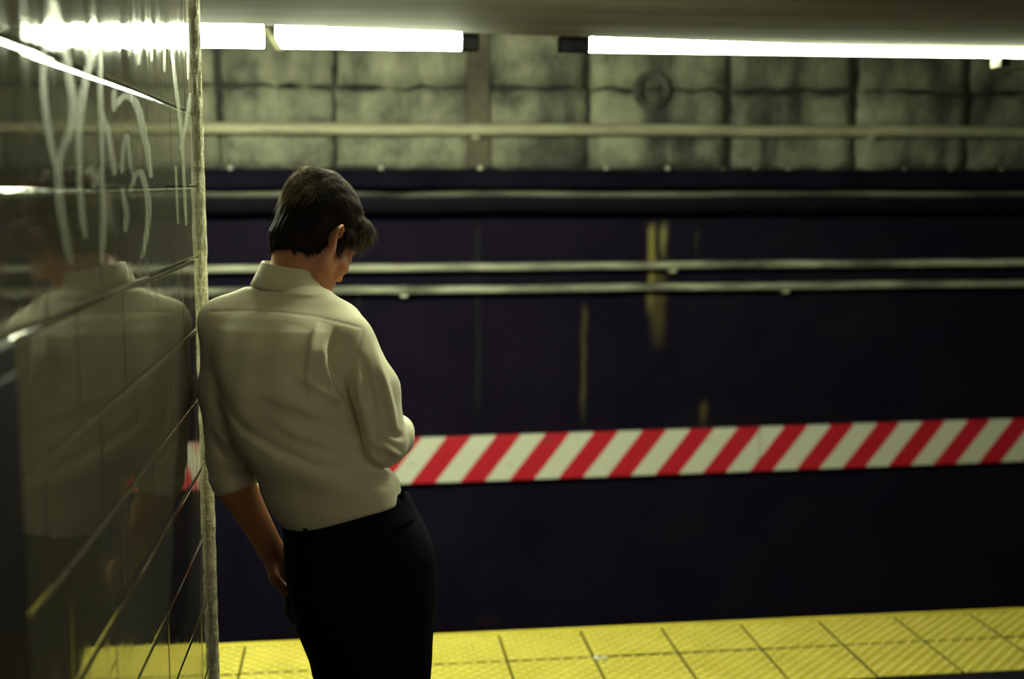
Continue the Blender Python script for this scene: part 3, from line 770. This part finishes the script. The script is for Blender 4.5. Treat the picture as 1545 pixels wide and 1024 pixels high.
Sh.chain([at(450, 462, 2.652), at(505, 496, 2.625), sh_r + UP*-0.006], [0.058, 0.055, 0.055], 0.03)
Sh.cap(at(400, 462, 2.655), at(332, 482, 2.655), 0.033, 0.036, 0.02)
Sh.chain([sh_l, at(338, 590, 2.665), el_l], [0.052, 0.050, 0.049], 0.022)
Sh.chain([el_l, at(351, 722, 2.665)], [0.049, 0.045], 0.01)
Sh.chain([sh_r, at(560, 590, 2.565), el_r], [0.057, 0.056, 0.050], 0.02)
Sh.chain([el_r, at(594, 660, 2.60), fo_r], [0.044, 0.041, 0.039], 0.012)
# crease between sleeve and torso
Sh.chain([at(517, 575, 2.495), at(527, 610, 2.497), at(541, 655, 2.497), at(550, 695, 2.495)], [0.005, 0.012, 0.012, 0.005], 0.014, 's')
Sh.chain([at(352, 650, 2.58), at(372, 700, 2.575), at(388, 735, 2.57)], [0.004, 0.010, 0.010], 0.012, 's')
wp = at(510, 766, 2.478)
wn = np.cross(at(612, 738, 2.585) - at(426, 790, 2.54), at(510, 766, 2.478) - at(426, 790, 2.54)); wn /= np.linalg.norm(wn); wn = wn if wn[2] > 0 else -wn
Sh.cut(wp - wn*0.03, -wn)
V, Q = Sh.mesh(2)
Nn = normals(V, Q)
facing = np.clip(-(Nn @ AWAY) * 1.6, 0, 1)
PX, PY = project(V)
def pl_dist(px, py, L):
    d = np.full(len(px), 1e9); tt = np.zeros(len(px)); tot = len(L) - 1; sd = np.zeros(len(px))
    for i, ((a, b_), (c_, e)) in enumerate(zip(L, L[1:])):
        ux, uy = c_ - a, e - b_; l2 = ux*ux + uy*uy
        t = np.clip(((px - a)*ux + (py - b_)*uy)/l2, 0, 1)
        dx, dy = px - a - t*ux, py - b_ - t*uy; q = np.hypot(dx, dy)
        m_ = q < d; d[m_] = q[m_]; tt[m_] = ((i + t)/tot)[m_]; sd[m_] = ((ux*dy - uy*dx)/math.sqrt(l2))[m_]
    return d, tt, sd
disp = np.zeros(len(V))
def fold(L, wid, amp, one=0.0, taper=True):
    """ridge (amp>0) or valley along a line; one>0 makes a step on one side"""
    d, t, sd = pl_dist(PX, PY, L)
    p = np.exp(-(d/wid)**2)
    if one: p = np.where(sd*one > 0, np.exp(-(d/(wid*abs(one)))**2), np.exp(-(d/wid)**2))
    if taper: p *= np.clip(np.sin(np.pi*np.clip(t, 0.0, 1)), 0, 1)
    globals()['disp'] += 2.2*amp*p*facing
for a in (([(306, 545), (325, 600), (365, 655), (420, 690), (480, 716), (545, 735), (600, 742)], 6, 0.0075, 4.0),
          ([(318, 590), (350, 640), (400, 680), (470, 712)], 14, -0.004, 0),
          ([(480, 484), (470, 520), (465, 565), (470, 610)], 5, 0.005, -4.0), ([(508, 492), (497, 530), (505, 570), (520, 600)], 5, -0.005, 0),
          ([(495, 500), (488, 550), (505, 600), (530, 640)], 8, 0.0045, 0), ([(523, 605), (500, 600), (470, 580), (440, 560)], 8, 0.004, 0),
          ([(528, 630), (490, 628), (440, 610), (390, 590)], 9, 0.004, 2.0), ([(540, 668), (500, 672), (450, 655), (400, 625)], 8, 0.0045, 2.0),
          ([(548, 692), (505, 697), (470, 690), (420, 665)], 7, 0.004, 2.0), ([(400, 500), (370, 560), (360, 620), (390, 670)], 14, 0.004, 0),
          ([(440, 490), (420, 560), (430, 630)], 20, 0.003, 0), ([(352, 490), (335, 540), (340, 600)], 10, 0.004, 0),
          ([(560, 500), (575, 560), (590, 620), (598, 660)], 6, 0.005, 0), ([(545, 530), (560, 590), (570, 650)], 6, -0.004, 0),
          ([(535, 545), (545, 600), (560, 660), (580, 690)], 6, 0.004, 0), ([(575, 640), (595, 655), (612, 660)], 5, -0.005, 0), ([(570, 668), (590, 680), (606, 690)], 5, 0.004, 0),
          ([(550, 660), (566, 690), (590, 704)], 6, 0.004, 0), ([(550, 722), (580, 728), (610, 726)], 6, 0.006, 0), ([(560, 708), (585, 714), (606, 712)], 4, -0.005, 0),
          ([(322, 640), (340, 665), (365, 672)], 6, 0.005, 0), ([(318, 660), (338, 690), (370, 700)], 5, -0.004, 0),
          ([(330, 560), (328, 610), (345, 650)], 6, -0.004, 0)):
    fold(*a[:3], one=a[3])
# yoke and shoulder seams, thin
fold([(516, 560), (523, 600), (537, 650), (549, 693)], 4.5, -0.010, 0, True)
fold([(372, 690), (380, 720), (388, 750)], 5, -0.006, 0, True)
fold([(318, 470), (360, 468), (420, 470), (480, 478), (545, 494)], 2.2, -0.0006, 0, False)
fold([(548, 500), (535, 540), (522, 575)], 2.2, -0.0006, 0, False)
cuff_n = el_l - at(353, 735, 2.665); cuff_n /= np.linalg.norm(cuff_n)
V = V + Nn*(disp + 0.0012*smooth_noise(V, 32, 3) + 0.0006*smooth_noise(V, 80, 5))[:, None]
shirt = to_obj('shirt', V, Q, M['shirt'], person); shirt['label'] = 'long white cotton shirt with sleeves pushed up'
# rolled cuff on the left arm
def ring_band(name, pts, rads, thick, mat, parent, seg=40, a0=0.0, a1=2*math.pi, ref=None, wob=0.0, ell=None):
    """closed band: outer skin pts/rads, inner skin set in by thick"""
    bm = bmesh.new(); pts = [np.asarray(p, float) for p in pts]; ax_ = pts[-1] - pts[0]; ax_ /= np.linalg.norm(ax_)
    ref = ref - ax_*(ref @ ax_); ref /= np.linalg.norm(ref); o2 = np.cross(ax_, ref)
    prof = [(p, r) for p, r in zip(pts, rads)] + [(p, r - thick) for p, r in reversed(list(zip(pts, rads)))]
    full = abs(a1 - a0 - 2*math.pi) < 1e-6; n_ = seg if full else seg + 1; R_ = []
    for k in range(n_):
        a = a0 + (a1 - a0)*k/seg; ww = wob*(math.sin(3*a + 1) + 0.6*math.sin(5*a))
        ex_, ey_ = ell if ell else (1, 1)
        R_.append([bm.verts.new(p + (ref*math.cos(a)*ex_ + o2*math.sin(a)*ey_)*(r + ww)) for p, r in prof])
    m_ = len(prof)
    for k in range(n_ if full else n_ - 1):
        A_, B_ = R_[k], R_[(k+1) % n_]
        for j in range(m_): bm.faces.new((A_[j], A_[(j+1) % m_], B_[(j+1) % m_], B_[j]))
    if not full: bm.faces.new(R_[0]); bm.faces.new(R_[-1][::-1])
    return from_bm(name, bm, mat, parent, True)
ring_band('cuff', [at(347, 702, 2.664), at(350, 712, 2.664), at(356, 728, 2.665), at(359, 737, 2.666)], [0.0475, 0.0505, 0.0500, 0.0465], 0.006, M['shirt'], shirt, 40, ref=RIGHT, wob=0.0012)
# collar
na = H(0, -0.03, -0.055) - neck0; na = na/np.linalg.norm(na)
cax = (np.array([0, 0, 1.0])*0.85 + na*0.3 + RIGHT*0.14); cax /= np.linalg.norm(cax)
c0 = at(435, 433, 2.668)
hgt = 0.042
front = fwd*0.25 + (RIGHT*0.25 + AWAY*0.95)*0.75
ring_band('collar', [c0 - cax*0.006, c0 + cax*hgt*0.35, c0 + cax*hgt*0.75, c0 + cax*hgt*1.02, c0 + cax*hgt*1.10], [0.081, 0.074, 0.068, 0.065, 0.063], 0.0045, M['shirt'], shirt, 56, 0.32, 2*math.pi - 0.32, ref=front, ell=(0.92, 1.0))

# ================= trousers
lo, hi = bounds([at(425, 740, 2.6), at(650, 740, 2.6), an_l, an_r, kn_l, kn_r, hip_l, hip_r], 0.14); lo[2] = 0.0; hi[2] = wp[2] + 0.12
Tr = Field([np.arange(lo[0], hi[0], 0.0045), np.arange(lo[1], hi[1], 0.0045), np.arange(0.05, hi[2], 0.0055)])
Tr.loft([(480, 646, 1015, 2.62, 0.085), (464, 650, 985, 2.615, 0.105), (446, 651, 945, 2.612, 0.122), (436, 654, 905, 2.61, 0.132), (430, 654, 870, 2.608, 0.136), (428, 649, 830, 2.607, 0.132), (424, 638, 790, 2.606, 0.124), (420, 620, 750, 2.606, 0.118), (418, 604, 715, 2.606, 0.112)], 0.02, -0.12, 2.2)
Tr.chain([hip_l, at(535, 1010, 2.655), kn_l, at(570, 1280, 2.70), an_l + UP*0.0], [0.092, 0.076, 0.066, 0.062, 0.060], 0.03)
Tr.chain([hip_r, at(580, 1010, 2.585), kn_r, at(608, 1280, 2.60), an_r + UP*0.0], [0.094, 0.082, 0.070, 0.064, 0.060], 0.03)
Tr.ell(at(452, 905, 2.70), (0.034, 0.05, 0.055), None, 0.02)
Tr.cap(at(535, 900, 2.465), at(542, 985, 2.475), 0.004, 0.012, 0.03, 's')
Tr.cut(wp - wn*0.004, wn)
V, Q = Tr.mesh(2); Nn = normals(V, Q)
V = V + Nn*(0.002*smooth_noise(V, 22, 9) + 0.0010*smooth_noise(V, 50, 10))[:, None]
tro = to_obj('trousers', V, Q, M['trousers'], person); tro['label'] = 'dark navy trousers'
# surface helper on the meshed trousers
def snap(px, py, VV, NN_):
    X_, Y_ = project(VV); m_ = (NN_ @ ray(px, py)) < 0
    d = np.hypot(X_ - px, Y_ - py) + (~m_)*1e4; i = int(np.argmin(d)); return VV[i], NN_[i]
VT, NT = V, normals(V, Q)
bm = bmesh.new()
L_ = [snap(px, py, VT, NT) for px, py in ((596, 798), (604, 797), (612, 793), (618, 789), (624, 783))]
for off, zz in ((0.0035, 0.006), (0.0035, -0.006), (-0.004, -0.006), (-0.004, 0.006)):
    pass
rg = [[bm.verts.new(p + n_*o_ + UP*z_) for o_, z_ in ((0.003, 0.006), (0.003, -0.006), (-0.005, -0.006), (-0.005, 0.006))] for p, n_ in L_]
for A_, B_ in zip(rg, rg[1:]):
    for j in range(4): bm.faces.new((A_[j], A_[(j+1) % 4], B_[(j+1) % 4], B_[j]))
bm.faces.new(rg[0]); bm.faces.new(rg[-1][::-1])
from_bm('back_pocket', bm, M['trousers'], tro)
for px, py in ((606, 748), (540, 768), (462, 792)):
    p, n_ = snap(px, py, VT, NT); bm = bmesh.new(); s_ = np.cross(UP, n_); s_ /= np.linalg.norm(s_)
    q = [[p + s_*a + n_*b_ + UP*c_ for a in (-0.005, 0.005) for b_ in (-0.002, 0.0045)] for c_ in (-0.032, 0.012)]
    vv = [[bm.verts.new(x_) for x_ in r_] for r_ in q]
    for r_ in vv: bm.faces.new((r_[0], r_[1], r_[3], r_[2]))
    for i_, j_ in ((0, 1), (1, 3), (3, 2), (2, 0)): bm.faces.new((vv[0][i_], vv[0][j_], vv[1][j_], vv[1][i_]))
    from_bm('belt_loop', bm, M['trousers'], tro)
# ================= shoes
for an, ang in ((an_l, 0.35), (an_r, 0.75)):
    d = AWAY*math.cos(ang) + RIGHT*math.sin(ang); g0 = np.array([an[0], an[1], 0.0])
    Fd = Field(grid(g0 + np.array([-0.33, -0.33, -0.01]), g0 + np.array([0.33, 0.33, 0.16]), 0.006))
    Fd.chain([g0 - d*0.045 + UP*0.045, g0 + d*0.03 + UP*0.05, g0 + d*0.11 + UP*0.038, g0 + d*0.19 + UP*0.03], [0.036, 0.040, 0.040, 0.030], 0.02)
    Fd.chain([g0 + UP*0.04, g0 + UP*0.10], [0.04, 0.042], 0.02)
    Fd.cut(g0 + UP*0.012, -UP)
    V, Q = Fd.mesh(2); sh = to_obj('shoe', V, Q, M['leather'], person)
    bm = bmesh.new(); sd_ = np.cross(d, UP); out = []
    prof = [(-0.085, 0.0), (-0.075, 0.026), (-0.03, 0.036), (0.05, 0.036), (0.12, 0.044), (0.18, 0.036), (0.215, 0.016), (0.222, 0.0)]
    loop = [g0 + d*a + sd_*b_ for a, b_ in prof] + [g0 + d*a - sd_*b_ for a, b_ in reversed(prof[1:-1])]
    A_ = [bm.verts.new(p + UP*0.001) for p in loop]; B_ = [bm.verts.new(p + UP*0.014) for p in loop]
    bm.faces.new(A_[::-1]); bm.faces.new(B_)
    for k in range(len(loop)): bm.faces.new((A_[k], A_[(k+1) % len(loop)], B_[(k+1) % len(loop)], B_[k]))
    from_bm('sole', bm, M['leather'], sh)
# ================= hair
lo, hi = bounds([HC], 0.16)
Hf = Field(grid(lo, hi, 0.003))
Hf.ell(H(0, -0.013, 0.044), (0.080, 0.096, 0.096), HM, 0.01)
Hf.ell(H(0, -0.040, -0.022), (0.068, 0.060, 0.074), HM, 0.02)
Hf.chain([H(-0.045, 0.052, 0.075), H(0.0, 0.066, 0.075), H(0.048, 0.054, 0.060)], [0.03, 0.03, 0.028], 0.02)
Hf.chain([H(0.062, 0.050, 0.055), H(0.066, 0.040, 0.02)], [0.022, 0.012], 0.015)
Hf.chain([H(-0.062, 0.050, 0.055), H(-0.066, 0.040, 0.02)], [0.022, 0.012], 0.015)
for sx in (-1, 1):
    Hf.chain([H(0.068*sx, 0.020, 0.02), H(0.070*sx, 0.016, -0.028)], [0.012, 0.006], 0.012)
    Hf.ell(H(0.088*sx, -0.010, -0.010), (0.02, 0.020, 0.030), HM, 0.008, 's')      # around the ear
Hf.ell(H(-0.012, -0.052, 0.096), (0.052, 0.050, 0.046), HM, 0.03)
# face and nape cut away
Hf.ell(H(0, 0.105, -0.045), (0.085, 0.075, 0.085), HM, 0.012, 's')
Hf.ell(H(0, 0.03, -0.12), (0.10, 0.105, 0.075), HM, 0.012, 's')
Hf.cut(H(0, -0.06, -0.078), HM @ np.array([0, 0.25, -0.97]))
V, Q = Hf.mesh(1); Nn = normals(V, Q)
L0 = (V - HC) @ HM
az = np.arctan2(L0[:, 0], L0[:, 1] + 0.03)
V = V + Nn*(0.0030*smooth_noise(np.stack([L0[:, 0]*1.0, L0[:, 1]*0.35, L0[:, 2]*0.35], -1), 160, 21) + 0.0045*smooth_noise(L0, 42, 22))[:, None]
hair = to_obj('hair', V, Q, M['hair'], person); hair['label'] = 'short dark brown hair, lit blond at the crown'
# strands lying along the hair from the crown whorl
Nn = normals(V, Q); L0 = (V - HC) @ HM
crown = np.array([-0.01, -0.075, 0.085])
bm = bmesh.new(); pick = rng.choice(len(V), min(len(V), 12000), replace=False)
for i in pick:
    p = V[i].copy(); n_ = Nn[i]; l = L0[i]
    if l[2] < -0.075 or (n_ @ (p - HC)) < 0: continue
    rad = l - crown; dr = HM @ rad; dr = dr - n_*(dr @ n_); nn = np.linalg.norm(dr)
    if nn < 1e-4: continue
    dr = dr/nn + rng.normal(size=3)*0.22; dr -= n_*(dr @ n_); dr /= np.linalg.norm(dr)
    top = l[2] > 0.055; ln = rng.uniform(0.018, 0.034) if top else rng.uniform(0.010, 0.02)
    if l[1] > 0.055: ln *= 1.35
    lift = 0.25 if not top else 0.42
    wdt = rng.uniform(0.00035, 0.0007); prev = None; sd_ = np.cross(n_, dr)
    q = p - n_*0.002
    for s_ in range(4):
        f_ = s_/3; c_ = q + dr*ln*f_ + n_*(lift*ln*f_*(1.15 - 0.75*f_)) - UP*ln*0.25*f_*f_
        a_ = wdt*(1 - 0.85*f_)
        cur = [bm.verts.new(c_ + sd_*a_), bm.verts.new(c_ - sd_*a_), bm.verts.new(c_ + n_*a_*1.5)]
        if prev:
            for j in range(3): bm.faces.new((prev[j], prev[(j+1) % 3], cur[(j+1) % 3], cur[j]))
        prev = cur
st = from_bm('hair_strands', bm, M['strand'], hair, True); st['kind'] = 'stuff'
# wisps coloured pale as if backlit, rooted on the hair: crown tuft falling to the back, and the fringe
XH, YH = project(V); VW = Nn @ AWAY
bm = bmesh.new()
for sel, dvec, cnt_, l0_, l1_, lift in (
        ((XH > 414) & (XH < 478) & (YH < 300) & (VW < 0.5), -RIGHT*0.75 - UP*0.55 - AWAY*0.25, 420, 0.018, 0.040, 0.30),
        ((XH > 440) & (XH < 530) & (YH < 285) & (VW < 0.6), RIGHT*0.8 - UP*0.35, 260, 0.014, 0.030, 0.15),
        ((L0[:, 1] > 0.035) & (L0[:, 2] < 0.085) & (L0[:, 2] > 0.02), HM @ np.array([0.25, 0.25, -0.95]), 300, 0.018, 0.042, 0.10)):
    ids = np.nonzero(sel)[0]
    if len(ids) == 0: continue
    for k in range(cnt_):
        i = ids[rng.integers(len(ids))]; n_ = Nn[i]; q = V[i] - n_*0.003
        dr = dvec + rng.normal(size=3)*0.22; dr = dr - n_*(dr @ n_)*0.9; dr /= np.linalg.norm(dr)
        ln = rng.uniform(l0_, l1_); wdt = rng.uniform(0.0003, 0.0006); sd_ = np.cross(n_, dr); prev = None
        for s_ in range(5):
            f_ = s_/4; c_ = q + dr*ln*f_ + n_*(0.003 + lift*ln*f_*(1.2 - 0.8*f_)) - UP*ln*0.3*f_*f_; a_ = wdt*(1 - 0.85*f_)
            cur = [bm.verts.new(c_ + sd_*a_), bm.verts.new(c_ - sd_*a_), bm.verts.new(c_ + n_*a_)]
            if prev:
                for j in range(3): bm.faces.new((prev[j], prev[(j+1) % 3], cur[(j+1) % 3], cur[j]))
            prev = cur
st = from_bm('lit_colour_wisps', bm, M['tuft'], hair, True); st['kind'] = 'stuff'
